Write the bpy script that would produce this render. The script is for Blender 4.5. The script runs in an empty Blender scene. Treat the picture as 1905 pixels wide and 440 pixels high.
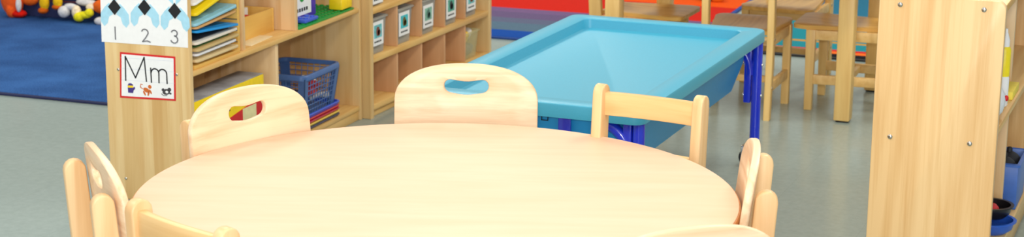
import bpy, bmesh, math, random
from math import sin, cos, pi, radians as R, atan2, hypot
from mathutils import Vector, Matrix

random.seed(7)
C = bpy.context.scene.collection
SC = bpy.context.scene

# ------------------------------------------------------------------ materials
def lin(h):
    if isinstance(h, str):
        h = h.lstrip('#'); c = [int(h[i:i+2], 16)/255 for i in (0, 2, 4)]
    else:
        c = [v/255 for v in h]
    return tuple(v/12.92 if v <= .04045 else ((v+.055)/1.055)**2.4 for v in c) + (1,)

MATS = {}
def new_mat(name):
    m = bpy.data.materials.new(name); m.use_nodes = True
    nt = m.node_tree; b = nt.nodes['Principled BSDF']
    MATS[name] = m
    return m, nt, b

def plain(name, col, rough=.45, metal=0, noise=.06, nscale=60, alpha=1, coat=0, spec=.5, bump=0):
    m, nt, b = new_mat(name)
    c = lin(col)
    tc = nt.nodes.new('ShaderNodeTexCoord')
    n = nt.nodes.new('ShaderNodeTexNoise'); n.inputs['Scale'].default_value = nscale; n.inputs['Detail'].default_value = 3
    nt.links.new(tc.outputs['Object'], n.inputs['Vector'])
    r = nt.nodes.new('ShaderNodeValToRGB')
    r.color_ramp.elements[0].position = .3; r.color_ramp.elements[1].position = .7
    r.color_ramp.elements[0].color = tuple(v*(1-noise) for v in c[:3]) + (1,)
    r.color_ramp.elements[1].color = tuple(min(1, v*(1+noise)) for v in c[:3]) + (1,)
    nt.links.new(n.outputs['Fac'], r.inputs['Fac']); nt.links.new(r.outputs['Color'], b.inputs['Base Color'])
    b.inputs['Roughness'].default_value = rough; b.inputs['Metallic'].default_value = metal
    b.inputs['Specular IOR Level'].default_value = spec
    b.inputs['Alpha'].default_value = alpha
    if coat: b.inputs['Coat Weight'].default_value = coat; b.inputs['Coat Roughness'].default_value = .1
    if bump:
        bp = nt.nodes.new('ShaderNodeBump'); bp.inputs['Strength'].default_value = bump; bp.inputs['Distance'].default_value = .004
        nt.links.new(n.outputs['Fac'], bp.inputs['Height']); nt.links.new(bp.outputs['Normal'], b.inputs['Normal'])
    return m

def wood(name, light, dark, axis, strip=0, strip_axis='x', contrast=.12, rough=.38, fine=26, spec=.4, fig=7., figmix=.22):
    m, nt, b = new_mat(name); L = nt.links.new
    ai = 'xyz'.index(axis)
    tc = nt.nodes.new('ShaderNodeTexCoord'); oi = nt.nodes.new('ShaderNodeObjectInfo')
    add = nt.nodes.new('ShaderNodeVectorMath'); add.operation = 'ADD'
    mul = nt.nodes.new('ShaderNodeMath'); mul.operation = 'MULTIPLY'; mul.inputs[1].default_value = 7.3
    L(oi.outputs['Random'], mul.inputs[0])
    L(tc.outputs['Object'], add.inputs[0]); L(mul.outputs[0], add.inputs[1])
    base = add.outputs[0]
    stripval = None
    if strip:
        sep = nt.nodes.new('ShaderNodeSeparateXYZ'); L(tc.outputs['Object'], sep.inputs[0])
        dv = nt.nodes.new('ShaderNodeMath'); dv.operation = 'DIVIDE'; dv.inputs[1].default_value = strip
        L(sep.outputs['xyz'.index(strip_axis)], dv.inputs[0])
        fl = nt.nodes.new('ShaderNodeMath'); fl.operation = 'FLOOR'; L(dv.outputs[0], fl.inputs[0])
        wn = nt.nodes.new('ShaderNodeTexWhiteNoise'); wn.noise_dimensions = '2D'
        cb = nt.nodes.new('ShaderNodeCombineXYZ'); L(fl.outputs[0], cb.inputs[0]); L(oi.outputs['Random'], cb.inputs[1])
        L(cb.outputs[0], wn.inputs['Vector'])
        stripval = wn.outputs['Value']
        add2 = nt.nodes.new('ShaderNodeVectorMath'); add2.operation = 'ADD'
        L(base, add2.inputs[0]); L(wn.outputs['Color'], add2.inputs[1]); base = add2.outputs[0]
    mp = nt.nodes.new('ShaderNodeMapping'); s = [fine]*3; s[ai] = 1.6; mp.inputs['Scale'].default_value = s
    L(base, mp.inputs['Vector'])
    n = nt.nodes.new('ShaderNodeTexNoise'); n.inputs['Scale'].default_value = 1.6; n.inputs['Detail'].default_value = 6
    n.inputs['Roughness'].default_value = .6; n.inputs['Distortion'].default_value = .5
    L(mp.outputs[0], n.inputs['Vector'])
    mp2 = nt.nodes.new('ShaderNodeMapping'); s = [fig]*3; s[ai] = fig*.09; mp2.inputs['Scale'].default_value = s
    L(base, mp2.inputs['Vector'])
    lo = nt.nodes.new('ShaderNodeTexNoise'); lo.inputs['Scale'].default_value = 1.0; lo.inputs['Detail'].default_value = 1.5
    L(mp2.outputs[0], lo.inputs['Vector'])
    k = nt.nodes.new('ShaderNodeMath'); k.operation = 'MULTIPLY'; k.inputs[1].default_value = 62; L(lo.outputs['Fac'], k.inputs[0])
    sn = nt.nodes.new('ShaderNodeMath'); sn.operation = 'SINE'; L(k.outputs[0], sn.inputs[0])
    w = nt.nodes.new('ShaderNodeMapRange'); w.inputs['From Min'].default_value = -1; L(sn.outputs[0], w.inputs['Value'])
    mx = nt.nodes.new('ShaderNodeMix'); mx.data_type = 'FLOAT'; mx.inputs['Factor'].default_value = figmix
    L(n.outputs['Fac'], mx.inputs['A']); L(w.outputs[0], mx.inputs['B'])
    r = nt.nodes.new('ShaderNodeValToRGB')
    r.color_ramp.elements[0].position = .22; r.color_ramp.elements[1].position = .62
    r.color_ramp.elements[0].color = lin(dark); r.color_ramp.elements[1].color = lin(light)
    L(mx.outputs['Result'], r.inputs['Fac'])
    col = r.outputs['Color']
    if stripval is not None:
        mr = nt.nodes.new('ShaderNodeMapRange'); mr.inputs['To Min'].default_value = 1-contrast*2; mr.inputs['To Max'].default_value = 1.0
        L(stripval, mr.inputs['Value'])
        gm = nt.nodes.new('ShaderNodeMix'); gm.data_type = 'RGBA'; gm.blend_type = 'MULTIPLY'; gm.inputs['Factor'].default_value = 1
        cc = nt.nodes.new('ShaderNodeCombineColor')
        p2 = nt.nodes.new('ShaderNodeMath'); p2.operation = 'POWER'; p2.inputs[1].default_value = 1.7
        p3 = nt.nodes.new('ShaderNodeMath'); p3.operation = 'POWER'; p3.inputs[1].default_value = .6
        L(mr.outputs[0], p2.inputs[0]); L(mr.outputs[0], p3.inputs[0])
        L(p3.outputs[0], cc.inputs[0]); L(mr.outputs[0], cc.inputs[1]); L(p2.outputs[0], cc.inputs[2])
        L(col, gm.inputs['A']); L(cc.outputs[0], gm.inputs['B']); col = gm.outputs['Result']
    L(col, b.inputs['Base Color'])
    b.inputs['Roughness'].default_value = rough; b.inputs['Specular IOR Level'].default_value = spec
    return m

def stripes(name, axis, stops, rough=.9, spec=.1, offset=0.0, width=1.0, nscale=140, noise=.12):
    """constant colour bands along an object axis: stops = [(pos 0..1, colour)] over width metres"""
    m, nt, b = new_mat(name); L = nt.links.new
    tc = nt.nodes.new('ShaderNodeTexCoord'); sep = nt.nodes.new('ShaderNodeSeparateXYZ'); L(tc.outputs['Object'], sep.inputs[0])
    mr = nt.nodes.new('ShaderNodeMapRange'); mr.inputs['From Min'].default_value = offset; mr.inputs['From Max'].default_value = offset+width
    L(sep.outputs['xyz'.index(axis)], mr.inputs['Value'])
    r = nt.nodes.new('ShaderNodeValToRGB'); r.color_ramp.interpolation = 'CONSTANT'
    els = r.color_ramp.elements
    els[0].position = stops[0][0]; els[0].color = lin(stops[0][1])
    els[1].position = stops[1][0]; els[1].color = lin(stops[1][1])
    for p, c in stops[2:]:
        e = els.new(p); e.color = lin(c)
    L(mr.outputs[0], r.inputs['Fac'])
    n = nt.nodes.new('ShaderNodeTexNoise'); n.inputs['Scale'].default_value = nscale; L(tc.outputs['Object'], n.inputs['Vector'])
    mr2 = nt.nodes.new('ShaderNodeMapRange'); mr2.inputs['To Min'].default_value = 1-noise*2; mr2.inputs['To Max'].default_value = 1+noise
    L(n.outputs['Fac'], mr2.inputs['Value'])
    gm = nt.nodes.new('ShaderNodeMix'); gm.data_type = 'RGBA'; gm.blend_type = 'MULTIPLY'; gm.inputs['Factor'].default_value = 1
    L(r.outputs['Color'], gm.inputs['A']); L(mr2.outputs[0], gm.inputs['B'])
    L(gm.outputs['Result'], b.inputs['Base Color'])
    b.inputs['Roughness'].default_value = rough; b.inputs['Specular IOR Level'].default_value = spec
    return m

def carpet(name, c1, c2):
    m, nt, b = new_mat(name); L = nt.links.new
    tc = nt.nodes.new('ShaderNodeTexCoord')
    n = nt.nodes.new('ShaderNodeTexNoise'); n.inputs['Scale'].default_value = 190; n.inputs['Detail'].default_value = 3; L(tc.outputs['Object'], n.inputs['Vector'])
    n2 = nt.nodes.new('ShaderNodeTexNoise'); n2.inputs['Scale'].default_value = 5; L(tc.outputs['Object'], n2.inputs['Vector'])
    mx = nt.nodes.new('ShaderNodeMix'); mx.data_type = 'FLOAT'; mx.inputs['Factor'].default_value = .4
    L(n.outputs['Fac'], mx.inputs['A']); L(n2.outputs['Fac'], mx.inputs['B'])
    r = nt.nodes.new('ShaderNodeValToRGB'); r.color_ramp.elements[0].position = .36; r.color_ramp.elements[1].position = .64
    r.color_ramp.elements[0].color = lin(c1); r.color_ramp.elements[1].color = lin(c2)
    L(mx.outputs['Result'], r.inputs['Fac']); L(r.outputs['Color'], b.inputs['Base Color'])
    bp = nt.nodes.new('ShaderNodeBump'); bp.inputs['Strength'].default_value = .5; bp.inputs['Distance'].default_value = .004
    L(n.outputs['Fac'], bp.inputs['Height']); L(bp.outputs['Normal'], b.inputs['Normal'])
    b.inputs['Roughness'].default_value = .95; b.inputs['Specular IOR Level'].default_value = .1
    return m

def floor_mat():
    m, nt, b = new_mat('polished_vinyl_floor'); L = nt.links.new
    tc = nt.nodes.new('ShaderNodeTexCoord')
    n = nt.nodes.new('ShaderNodeTexNoise'); n.inputs['Scale'].default_value = 40; n.inputs['Detail'].default_value = 5; n.inputs['Roughness'].default_value = .7
    L(tc.outputs['Object'], n.inputs['Vector'])
    n2 = nt.nodes.new('ShaderNodeTexNoise'); n2.inputs['Scale'].default_value = 1.2; L(tc.outputs['Object'], n2.inputs['Vector'])
    r = nt.nodes.new('ShaderNodeValToRGB'); r.color_ramp.elements[0].position = .3; r.color_ramp.elements[1].position = .7
    r.color_ramp.elements[0].color = lin(FLOOR_A); r.color_ramp.elements[1].color = lin(FLOOR_B)
    L(n.outputs['Fac'], r.inputs['Fac'])
    br = nt.nodes.new('ShaderNodeTexBrick'); br.offset = 0
    br.inputs['Scale'].default_value = 1; br.inputs['Brick Width'].default_value = .305; br.inputs['Row Height'].default_value = .305
    br.inputs['Mortar Size'].default_value = .0008; br.inputs['Color1'].default_value = (1, 1, 1, 1); br.inputs['Color2'].default_value = (.96, .965, .96, 1)
    br.inputs['Mortar'].default_value = (.88, .88, .87, 1)
    L(tc.outputs['Object'], br.inputs['Vector'])
    gm = nt.nodes.new('ShaderNodeMix'); gm.data_type = 'RGBA'; gm.blend_type = 'MULTIPLY'; gm.inputs['Factor'].default_value = 1
    L(r.outputs['Color'], gm.inputs['A']); L(br.outputs['Color'], gm.inputs['B'])
    L(gm.outputs['Result'], b.inputs['Base Color'])
    b.inputs['Roughness'].default_value = .2; b.inputs['Specular IOR Level'].default_value = .5
    mr = nt.nodes.new('ShaderNodeMapRange'); mr.inputs['To Min'].default_value = .14; mr.inputs['To Max'].default_value = .26
    L(n2.outputs['Fac'], mr.inputs['Value']); L(mr.outputs[0], b.inputs['Roughness'])
    bp = nt.nodes.new('ShaderNodeBump'); bp.inputs['Strength'].default_value = .06; bp.inputs['Distance'].default_value = .01
    n3 = nt.nodes.new('ShaderNodeTexNoise'); n3.inputs['Scale'].default_value = 9; L(tc.outputs['Object'], n3.inputs['Vector'])
    L(n3.outputs['Fac'], bp.inputs['Height']); L(bp.outputs['Normal'], b.inputs['Normal'])
    return m

FLOOR_A, FLOOR_B = (138, 153, 150), (149, 164, 160)
M_floor = floor_mat()
M_wall = plain('painted_wall', (214, 216, 210), .8, noise=.02, nscale=8)
M_base = plain('vinyl_baseboard', (96, 104, 110), .5)

M_ply = wood('plywood_backrest', (244, 214, 178), (222, 180, 138), 'x', fine=44, figmix=.2, fig=5)
M_seat = wood('plywood_seat', (232, 190, 120), (206, 154, 84), 'y', fine=24, rough=.3, spec=.3)
M_post = wood('maple_post', (234, 196, 146), (214, 168, 114), 'z', fine=30)
M_rail = wood('maple_rail', (232, 192, 134), (214, 168, 108), 'x', fine=30)
M_side = wood('birch_side_panel', (236, 206, 152), (220, 180, 120), 'z', .052, 'x', .11, fine=30, fig=4)
M_vert = wood('birch_divider', (232, 198, 146), (210, 166, 110), 'z', .07, 'y', .06)
M_vertx = wood('birch_divider_cross', (242, 210, 164), (222, 180, 126), 'z', .075, 'x', .06, figmix=.3, fig=5)
M_horiz = wood('birch_shelf', (234, 194, 124), (214, 164, 90), 'y', .07, 'x', .05)
M_back = wood('birch_back_panel', (220, 180, 128), (200, 154, 100), 'y', 0)
M_cubback = wood('cubby_back_panel', (216, 164, 118), (204, 150, 104), 'z', 0, figmix=.1)
M_cubdiv = wood('cubby_divider', (220, 170, 124), (208, 156, 110), 'z', 0, figmix=.1)
M_oak = wood('ash_side_panel', (236, 200, 146), (216, 170, 110), 'z', .085, 'x', .05, fine=44, figmix=.25, fig=4)
M_tabletop = wood('maple_laminate', (236, 199, 170), (230, 190, 157), 'x', 0, rough=.5, fine=14, figmix=.1, spec=.3)
M_band = plain('tan_edge_band', (206, 140, 76), .4)
M_boxwood = wood('pale_box_wood', (236, 190, 100), (222, 168, 78), 'y', 0)
M_farwood = wood('far_table_wood', (240, 202, 130), (222, 176, 102), 'z', 0, fine=30, figmix=.1)
M_chrome = plain('chrome', (200, 200, 200), .2, 1)
M_screw = plain('screw_steel', (196, 190, 178), .25, 1)
M_paper = plain('white_paper', (240, 240, 240), .7, noise=.02)
M_ink = plain('black_ink', (22, 22, 26), .6)
M_pencil = plain('grey_marker', (120, 120, 124), .6)
M_red = plain('red_print', (214, 32, 36), .5)
M_lightblue = plain('light_blue_print', (168, 216, 236), .7)
M_ruled = plain('pale_ruled_line', (206, 212, 226), .7)
M_lid = plain('blue_plastic', (66, 162, 192), .36, noise=.03, nscale=200, bump=.05)
M_tub = plain('sky_blue_tub', (36, 156, 222), .4, noise=.03)
M_steelblue = plain('blue_powder_coat', (28, 52, 206), .18, noise=.02, coat=.5)
M_dark = plain('black_rubber', (30, 30, 34), .6)
M_grey = plain('grey_plastic', (120, 124, 128), .4)
M_yellow = plain('yellow_plastic', (252, 212, 24), .4)
M_orange = plain('orange_plush', (250, 92, 16), .95, noise=.2, nscale=90, bump=.6)
M_green = plain('green_plastic', (14, 150, 62), .4)
M_basket = plain('slate_blue_plastic', (74, 108, 164), .35)
M_traydark = plain('navy_tray', (56, 58, 96), .4)
M_trayblue = plain('blue_tray', (64, 98, 214), .35)
M_trayred = plain('red_tray', (208, 62, 46), .35)
M_traymag = plain('crimson_tray', (176, 30, 72), .35)
M_trayyel = plain('yellow_tray', (238, 206, 84), .35)
M_purple = plain('purple_card', (78, 44, 190), .5)
M_teal = plain('teal_print', (110, 190, 196), .6, noise=.3, nscale=70)
M_rug = carpet('blue_carpet', (34, 68, 120), (58, 102, 164))
M_rugedge = plain('navy_binding', (28, 34, 74), .9)

# ------------------------------------------------------------------ mesh helpers
def BM(): return bmesh.new()

def box(bm, x0, x1, y0, y1, z0, z1, bev=0, seg=2, mtx=None):
    t = bmesh.new()
    bmesh.ops.create_cube(t, size=1)
    for v in t.verts:
        v.co = Vector((x0+(v.co.x+.5)*(x1-x0), y0+(v.co.y+.5)*(y1-y0), z0+(v.co.z+.5)*(z1-z0)))
    if bev: bmesh.ops.bevel(t, geom=t.edges[:], offset=bev, segments=seg, affect='EDGES', profile=.5)
    merge(bm, t, mtx)

def merge(bm, t, mtx=None):
    if mtx is not None: bmesh.ops.transform(t, matrix=mtx, verts=t.verts)
    mp = {}
    for v in t.verts: mp[v] = bm.verts.new(v.co)
    for f in t.faces:
        try: bm.faces.new([mp[v] for v in f.verts])
        except ValueError: pass
    t.free()

def prism(bm, pts, fn, t0, t1, bev=0, mtx=None, seg=2):
    """extrude the 2-D outline pts between t0 and t1; fn(u, v, t) gives the point"""
    t = bmesh.new()
    a = [t.verts.new(fn(u, v, t0)) for u, v in pts]
    b = [t.verts.new(fn(u, v, t1)) for u, v in pts]
    n = len(pts)
    t.faces.new(a[::-1]); t.faces.new(b)
    for i in range(n): t.faces.new((a[i], a[(i+1) % n], b[(i+1) % n], b[i]))
    bmesh.ops.recalc_face_normals(t, faces=t.faces)
    if bev:
        es = [e for e in t.edges if len(e.link_faces) == 2 and any(len(f.verts) == n and n > 4 or f in (t.faces[0], t.faces[1]) for f in e.link_faces)]
        bmesh.ops.bevel(t, geom=es, offset=bev, segments=seg, affect='EDGES', profile=.5)
    merge(bm, t, mtx)

XY = lambda u, v, t: (u, v, t)
XZ = lambda u, v, t: (u, t, v)
YZ = lambda u, v, t: (t, u, v)

def rrect(u0, u1, v0, v1, r, n=5):
    out = []
    for cx, cy, a0 in ((u1-r, v1-r, 0), (u0+r, v1-r, 90), (u0+r, v0+r, 180), (u1-r, v0+r, 270)):
        for k in range(n+1):
            a = R(a0+90*k/n); out.append((cx+r*cos(a), cy+r*sin(a)))
    return out

def ellipse(cu, cv, a, b, n=24, rot=0):
    return [(cu+a*cos(2*pi*k/n)*cos(rot)-b*sin(2*pi*k/n)*sin(rot), cv+a*cos(2*pi*k/n)*sin(rot)+b*sin(2*pi*k/n)*cos(rot)) for k in range(n)]

def tube(bm, pts, r, n=10, closed=False):
    pts = [Vector(p) for p in pts]; m = len(pts); rings = []
    prev = None
    for i, p in enumerate(pts):
        if closed: d = pts[(i+1) % m]-pts[i-1]
        else: d = pts[min(i+1, m-1)]-pts[max(i-1, 0)]
        d.normalize()
        if prev is None:
            a = d.orthogonal().normalized()
        else:
            a = prev - d*prev.dot(d)
            a = a.normalized() if a.length > 1e-6 else d.orthogonal().normalized()
        prev = a; b = d.cross(a)
        rr = r[i] if isinstance(r, (list, tuple)) else r
        rings.append([bm.verts.new(p+a*rr*cos(2*pi*k/n)+b*rr*sin(2*pi*k/n)) for k in range(n)])
    for i in range(m if closed else m-1):
        A, B = rings[i], rings[(i+1) % m]
        for k in range(n): bm.faces.new((A[k], A[(k+1) % n], B[(k+1) % n], B[k]))
    if not closed:
        bm.faces.new(rings[0][::-1]); bm.faces.new(rings[-1])

def lathe(bm, prof, n=32, cx=0, cy=0, cap0=True, cap1=True):
    rings = [[bm.verts.new((cx+r*cos(2*pi*k/n), cy+r*sin(2*pi*k/n), z)) for k in range(n)] for r, z in prof]
    for A, B in zip(rings, rings[1:]):
        for k in range(n): bm.faces.new((A[k], A[(k+1) % n], B[(k+1) % n], B[k]))
    if cap0: bm.faces.new(rings[0][::-1])
    if cap1: bm.faces.new(rings[-1])

def blob(bm, c, r, rot=(0, 0, 0), sub=2):
    t = bmesh.new(); bmesh.ops.create_icosphere(t, subdivisions=sub, radius=1)
    from mathutils import Euler
    m = Matrix.Translation(c) @ Euler(rot).to_matrix().to_4x4() @ Matrix.Diagonal((r[0], r[1], r[2], 1))
    merge(bm, t, m)

def ribbon(bm, pts, w, fn, t0, t1):
    """flat pen stroke of width w along 2-D pts"""
    for (a, b) in zip(pts, pts[1:]):
        dx, dy = b[0]-a[0], b[1]-a[1]; l = hypot(dx, dy) or 1e-9
        nx, ny = -dy/l*w/2, dx/l*w/2; ex, ey = dx/l*w*.3, dy/l*w*.3
        prism(bm, [(a[0]+nx-ex, a[1]+ny-ey), (a[0]-nx-ex, a[1]-ny-ey), (b[0]-nx+ex, b[1]-ny+ey), (b[0]+nx+ex, b[1]+ny+ey)], fn, t0, t1)

def obj(name, bm, mat, parent=None, smooth=True, loc=None, label=None):
    bmesh.ops.recalc_face_normals(bm, faces=bm.faces)
    me = bpy.data.meshes.new(name); bm.to_mesh(me); bm.free()
    if smooth:
        me.polygons.foreach_set('use_smooth', [True]*len(me.polygons))
        me.set_sharp_from_angle(angle=R(38))
    me.materials.append(mat)
    o = bpy.data.objects.new(name, me); C.objects.link(o)
    if parent: o.parent = parent
    if loc: o.location = loc
    if label: o['label'] = label
    return o

def tag(o, label, cat, group=None):
    o['label'] = label; o['category'] = cat
    if group: o['group'] = group
    return o

def thing(name, label, cat, loc=(0, 0, 0), rz=0, group=None):
    o = bpy.data.objects.new(name, None); C.objects.link(o); o.empty_display_size = .1
    o.location = loc; o.rotation_euler = (0, 0, rz)
    return tag(o, label, cat, group)

def struct(name, bm, mat):
    o = obj(name, bm, mat, smooth=False); o['kind'] = 'structure'; return o

def dup(root, loc, rz, label, group=None):
    r = root.copy(); C.objects.link(r); r.location = loc; r.rotation_euler = (0, 0, rz); r['label'] = label
    if group: r['group'] = group
    for ch in list(root.children):
        c = ch.copy(); C.objects.link(c); c.parent = r
        for g in list(ch.children):
            d = g.copy(); C.objects.link(d); d.parent = c
    return r

# ------------------------------------------------------------------ setting
b = BM(); box(b, -9, 5, -4, 12, -.1, 0); struct('floor', b, M_floor)
b = BM(); box(b, -9, 5, 11, 11.15, 0, 3); struct('wall_back', b, M_wall)
b = BM(); box(b, -9.15, -9, -4, 11.15, 0, 3); struct('wall_left', b, M_wall)
b = BM(); box(b, 5, 5.15, -4, 11.15, 0, 3); struct('wall_right', b, M_wall)
b = BM(); box(b, -9, 5, 10.985, 11, 0, .1, .003); struct('baseboard_back', b, M_base)
b = BM(); box(b, -9, -8.985, -4, 10.985, 0, .1, .003); struct('baseboard_left', b, M_base)

# rugs
def rug(name, label, x0, x1, y0, y1, rz, pile, edge, th=.01):
    t = thing(name, label, 'rug', (x0, y0, 0), rz)
    w, d = x1-x0, y1-y0
    b = BM(); prism(b, rrect(.02, w-.02, .02, d-.02, .02), XY, 0, th, .003); obj('pile', b, pile, t)
    b = BM()
    for q in ((0, w, 0, .022), (0, w, d-.022, d), (0, .022, .022, d-.022), (w-.022, w, .022, d-.022)):
        box(b, *q[:2], q[2], q[3], 0, th*.8, .002)
    obj('binding', b, edge, t)
    return t
rug('area_rug', 'blue carpet rug on the floor behind the wooden shelf end panel', -6.8, -3.32, 5.30, 7.15, R(2.2), M_rug, M_rugedge)
M_rain = stripes('rainbow_carpet', 'y', [(0, (24, 74, 158)), (.058, (84, 108, 128)), (.12, (92, 98, 124)), (.16, (100, 84, 120)), (.21, (112, 88, 128)),
          (.245, (200, 34, 20)), (.385, (232, 84, 12)), (.5, (246, 186, 30)), (.64, (70, 160, 70)), (.78, (40, 100, 180))], width=3.0)
rug('striped_rug', 'rainbow striped rug of red, orange, grey and blue bands beyond the blue table', -3.75, -2.17, 7.225, 10.2, R(2), M_rain, plain('blue_binding', (26, 66, 140), .9))
M_tealrug = stripes('teal_striped_carpet', 'y', [(0, (26, 24, 30)), (.03, (236, 110, 40)), (.05, (200, 40, 40)), (.065, (34, 132, 146)), (.12, (190, 140, 60)), (.135, (34, 132, 146)), (.4, (40, 110, 140)), (.8, (34, 132, 146))], width=2.6)
rug('teal_rug', 'teal rug with orange and black edge stripes beyond the wooden chairs', -2.1, .6, 7.40, 10.0, R(2), M_tealrug, M_dark)

# ------------------------------------------------------------------ chairs
def screw(par, r, mtx):
    b = BM(); tt = bmesh.new(); lathe(tt, [(r, 0), (r, r*.3), (r*.75, r*.55), (r*.3, r*.62)], 14); merge(b, tt, mtx)
    return obj('screw', b, M_screw, par)

def leg_outline(top, w0, w1, lean_top, y_foot, round_top=True):
    """side profile of a rear post, (y, z) points: straight to the seat, leaning back above"""
    f = [(y_foot-w0, 0), (y_foot, 0), (.006, .30)]
    b = [(-w1+.0, .30)]
    yt = lean_top
    pts = list(f)
    r = w1*.5
    zc = top-r
    if round_top:
        for k in range(9):
            a = pi*k/8
            pts.append((yt-r+r*cos(a)*1.0, zc+r*sin(a)))
    else: pts += [(yt, top), (yt-w1, top)]
    pts += b
    return pts

SEAT_Z = .325
def seat_bm(wr, wf, d):
    b = BM(); nx, ny = 14, 14
    def top(u, v):   # u -1..1, v 0..1
        return SEAT_Z - .007*(1-u*u)*max(0, sin(pi*min(1, v*1.15)))
    def xy(u, v):
        hw = wr+(wf-wr)*v
        x, y = u*hw, -.004+v*d
        return x, y
    outline = []
    T = [[None]*(nx+1) for _ in range(ny+1)]; B = [[None]*(nx+1) for _ in range(ny+1)]
    for j in range(ny+1):
        for i in range(nx+1):
            u, v = -1+2*i/nx, j/ny
            x, y = xy(u, v)
            cr = max(0, abs(u)-.8)/.2*max(0, v-.86)/.14       # round the front corners
            x -= math.copysign(.016*cr, u); y -= .016*cr
            edge = i in (0, nx) or j in (0, ny)
            T[j][i] = b.verts.new((x, y, top(u, v)-(.003 if edge else 0)))
            B[j][i] = b.verts.new((x*.99, y, SEAT_Z-.018))
    for j in range(ny):
        for i in range(nx):
            b.faces.new((T[j][i], T[j][i+1], T[j+1][i+1], T[j+1][i])); b.faces.new((B[j][i], B[j+1][i], B[j+1][i+1], B[j][i+1]))
    for i in range(nx):
        b.faces.new((T[0][i+1], T[0][i], B[0][i], B[0][i+1])); b.faces.new((T[ny][i], T[ny][i+1], B[ny][i+1], B[ny][i]))
    for j in range(ny):
        b.faces.new((T[j][0], T[j+1][0], B[j+1][0], B[j][0])); b.faces.new((T[j+1][nx], T[j][nx], B[j][nx], B[j+1][nx]))
    return b

def base_parts(t, px, pt, pw, ptop, lean, fx, fy, depth, rmat=None):
    """rear posts, front legs, seat, seat rails and stretchers shared by both chair kinds"""
    for s in (-1, 1):
        b = BM(); prism(b, leg_outline(ptop, .032, pw, lean, -.028), YZ, s*px-pt/2, s*px+pt/2, .004, seg=3)
        p = obj('post', b, M_post, t)
        for z in (SEAT_Z-.03, .118):
            screw(p, .0055, Matrix.Translation((s*(px+pt/2), -.014 if z > .2 else -.03, z)) @ Matrix.Rotation(s*pi/2, 4, 'Y'))
        b = BM(); prism(b, [(fy-.018, 0), (fy+.010, 0), (fy+.014, SEAT_Z-.018), (fy-.022, SEAT_Z-.018)], YZ, s*fx-.015, s*fx+.015, .003)
        obj('leg', b, M_post, t)
        b = BM(); prism(b, [(s*px-.009, 0.004), (s*px+.009, 0.004), (s*fx+.009, fy-.02), (s*fx-.009, fy-.02)], XY, SEAT_Z-.056, SEAT_Z-.019, .002)
        obj('seat_rail', b, M_rail, t)
        b = BM(); prism(b, [(s*px-.009, -.016), (s*px+.009, -.016), (s*fx+.009, fy-.018), (s*fx-.009, fy-.018)], XY, .10, .136, .003)
        obj('stretcher', b, M_rail, t)
    b = BM(); box(b, -fx+.016, fx-.016, fy-.012, fy+.006, SEAT_Z-.056, SEAT_Z-.019, .002)
    obj('seat_rail', b, M_rail, t)
    b = BM(); box(b, -fx+.010, fx-.010, fy*.45-.009, fy*.45+.009, .106, .13, .002)
    obj('stretcher', b, M_rail, t)
    obj('seat', seat_bm(px-pt/2-.002+ (0 if rmat else .0), fx+.018, depth), M_seat, t)

PW, PTOP, PBOT = .1725, .65, .395
def panel_y(u, z): return .006+.012*(u/PW)**2-.11*(z-PBOT)
def panel_bm(th=.0165):
    zs, n = PTOP-.086, 2.3
    outer = [(-PW, PBOT), (PW, PBOT), (PW, zs)]
    for k in range(1, 40):
        a = pi*k/40; c, s = cos(a), sin(a)
        outer.append((PW*math.copysign(abs(c)**(2/n), c), zs+(PTOP-zs)*s**(2/n)))
    outer.append((-PW, zs))
    hc = (0, PTOP-.057)
    def bean(a):
        # bent capsule sampled by angle
        hl, hh = .0370, .0168
        c, s = cos(a), sin(a)
        best = 0
        for q in range(1, 400):
            r = q*.0002
            u, v = r*c, r*s
            vv = v-.0058*sin(pi/2*min(1, abs(u)/.052))**2+.0018
            du = max(0, abs(u)-hl)
            if hypot(du, vv) <= hh: best = r
        return best
    def cast(a):
        d = Vector((cos(a), sin(a))); o = Vector(hc); best = None
        for p, q in zip(outer, outer[1:]+outer[:1]):
            p, q = Vector(p), Vector(q); e = q-p; w = p-o
            den = d.x*e.y-d.y*e.x
            if abs(den) < 1e-12: continue
            t = (w.x*e.y-w.y*e.x)/den; s = (w.x*d.y-w.y*d.x)/den
            if t > 0 and -1e-6 <= s <= 1+1e-6 and (best is None or t > best): best = t
        return best
    angs = sorted([2*pi*k/88 for k in range(88)]+[atan2(PBOT-hc[1], PW) % (2*pi), atan2(PBOT-hc[1], -PW) % (2*pi)])
    b = BM(); rings = []
    def ring(fr, inset, off):
        vs = []
        for a in angs:
            ri, ro = bean(a)+.0, cast(a)
            ri += max(0, -inset) if inset < 0 else 0
            r = ri+(ro-ri)*fr
            if inset > 0: r -= inset
            u, v = hc[0]+r*cos(a), hc[1]+r*sin(a)
            vs.append(b.verts.new((u, panel_y(u, v)+off, v)))
        return vs
    h = th/2; e = .004
    seq = [ring(0, 0, -h+e), ring(0, -e*.35, -h+e*.3), ring(0, -e, -h), ring(.3, 0, -h), ring(.6, 0, -h), ring(1, e, -h), ring(1, e*.3, -h+e*.35), ring(1, 0, -h+e),
           ring(1, 0, h-e), ring(1, e*.3, h-e*.35), ring(1, e, h), ring(.6, 0, h), ring(.3, 0, h), ring(0, -e, h), ring(0, -e*.35, h-e*.3), ring(0, 0, h-e)]
    n = len(angs)
    for i in range(len(seq)):
        A, B = seq[i], seq[(i+1) % len(seq)]
        for k in range(n): b.faces.new((A[k], A[(k+1) % n], B[(k+1) % n], B[k]))
    return b

def make_handle_chair():
    t = thing('handle_back_chair', '', 'chair')
    base_parts(t, .14, .026, .044, .596, -.018, .135, .245, .285)
    pn = obj('backrest', panel_bm(), M_ply, t)
    for s in (-1, 1):
        for z in (.44, .545):
            y = -.036-.018*min(1, max(0, (z-.3)/.3))
            screw(pn, .0055, Matrix.Translation((s*.14, y, z)) @ Matrix.Rotation(pi/2, 4, 'X'))
    return t

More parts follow.
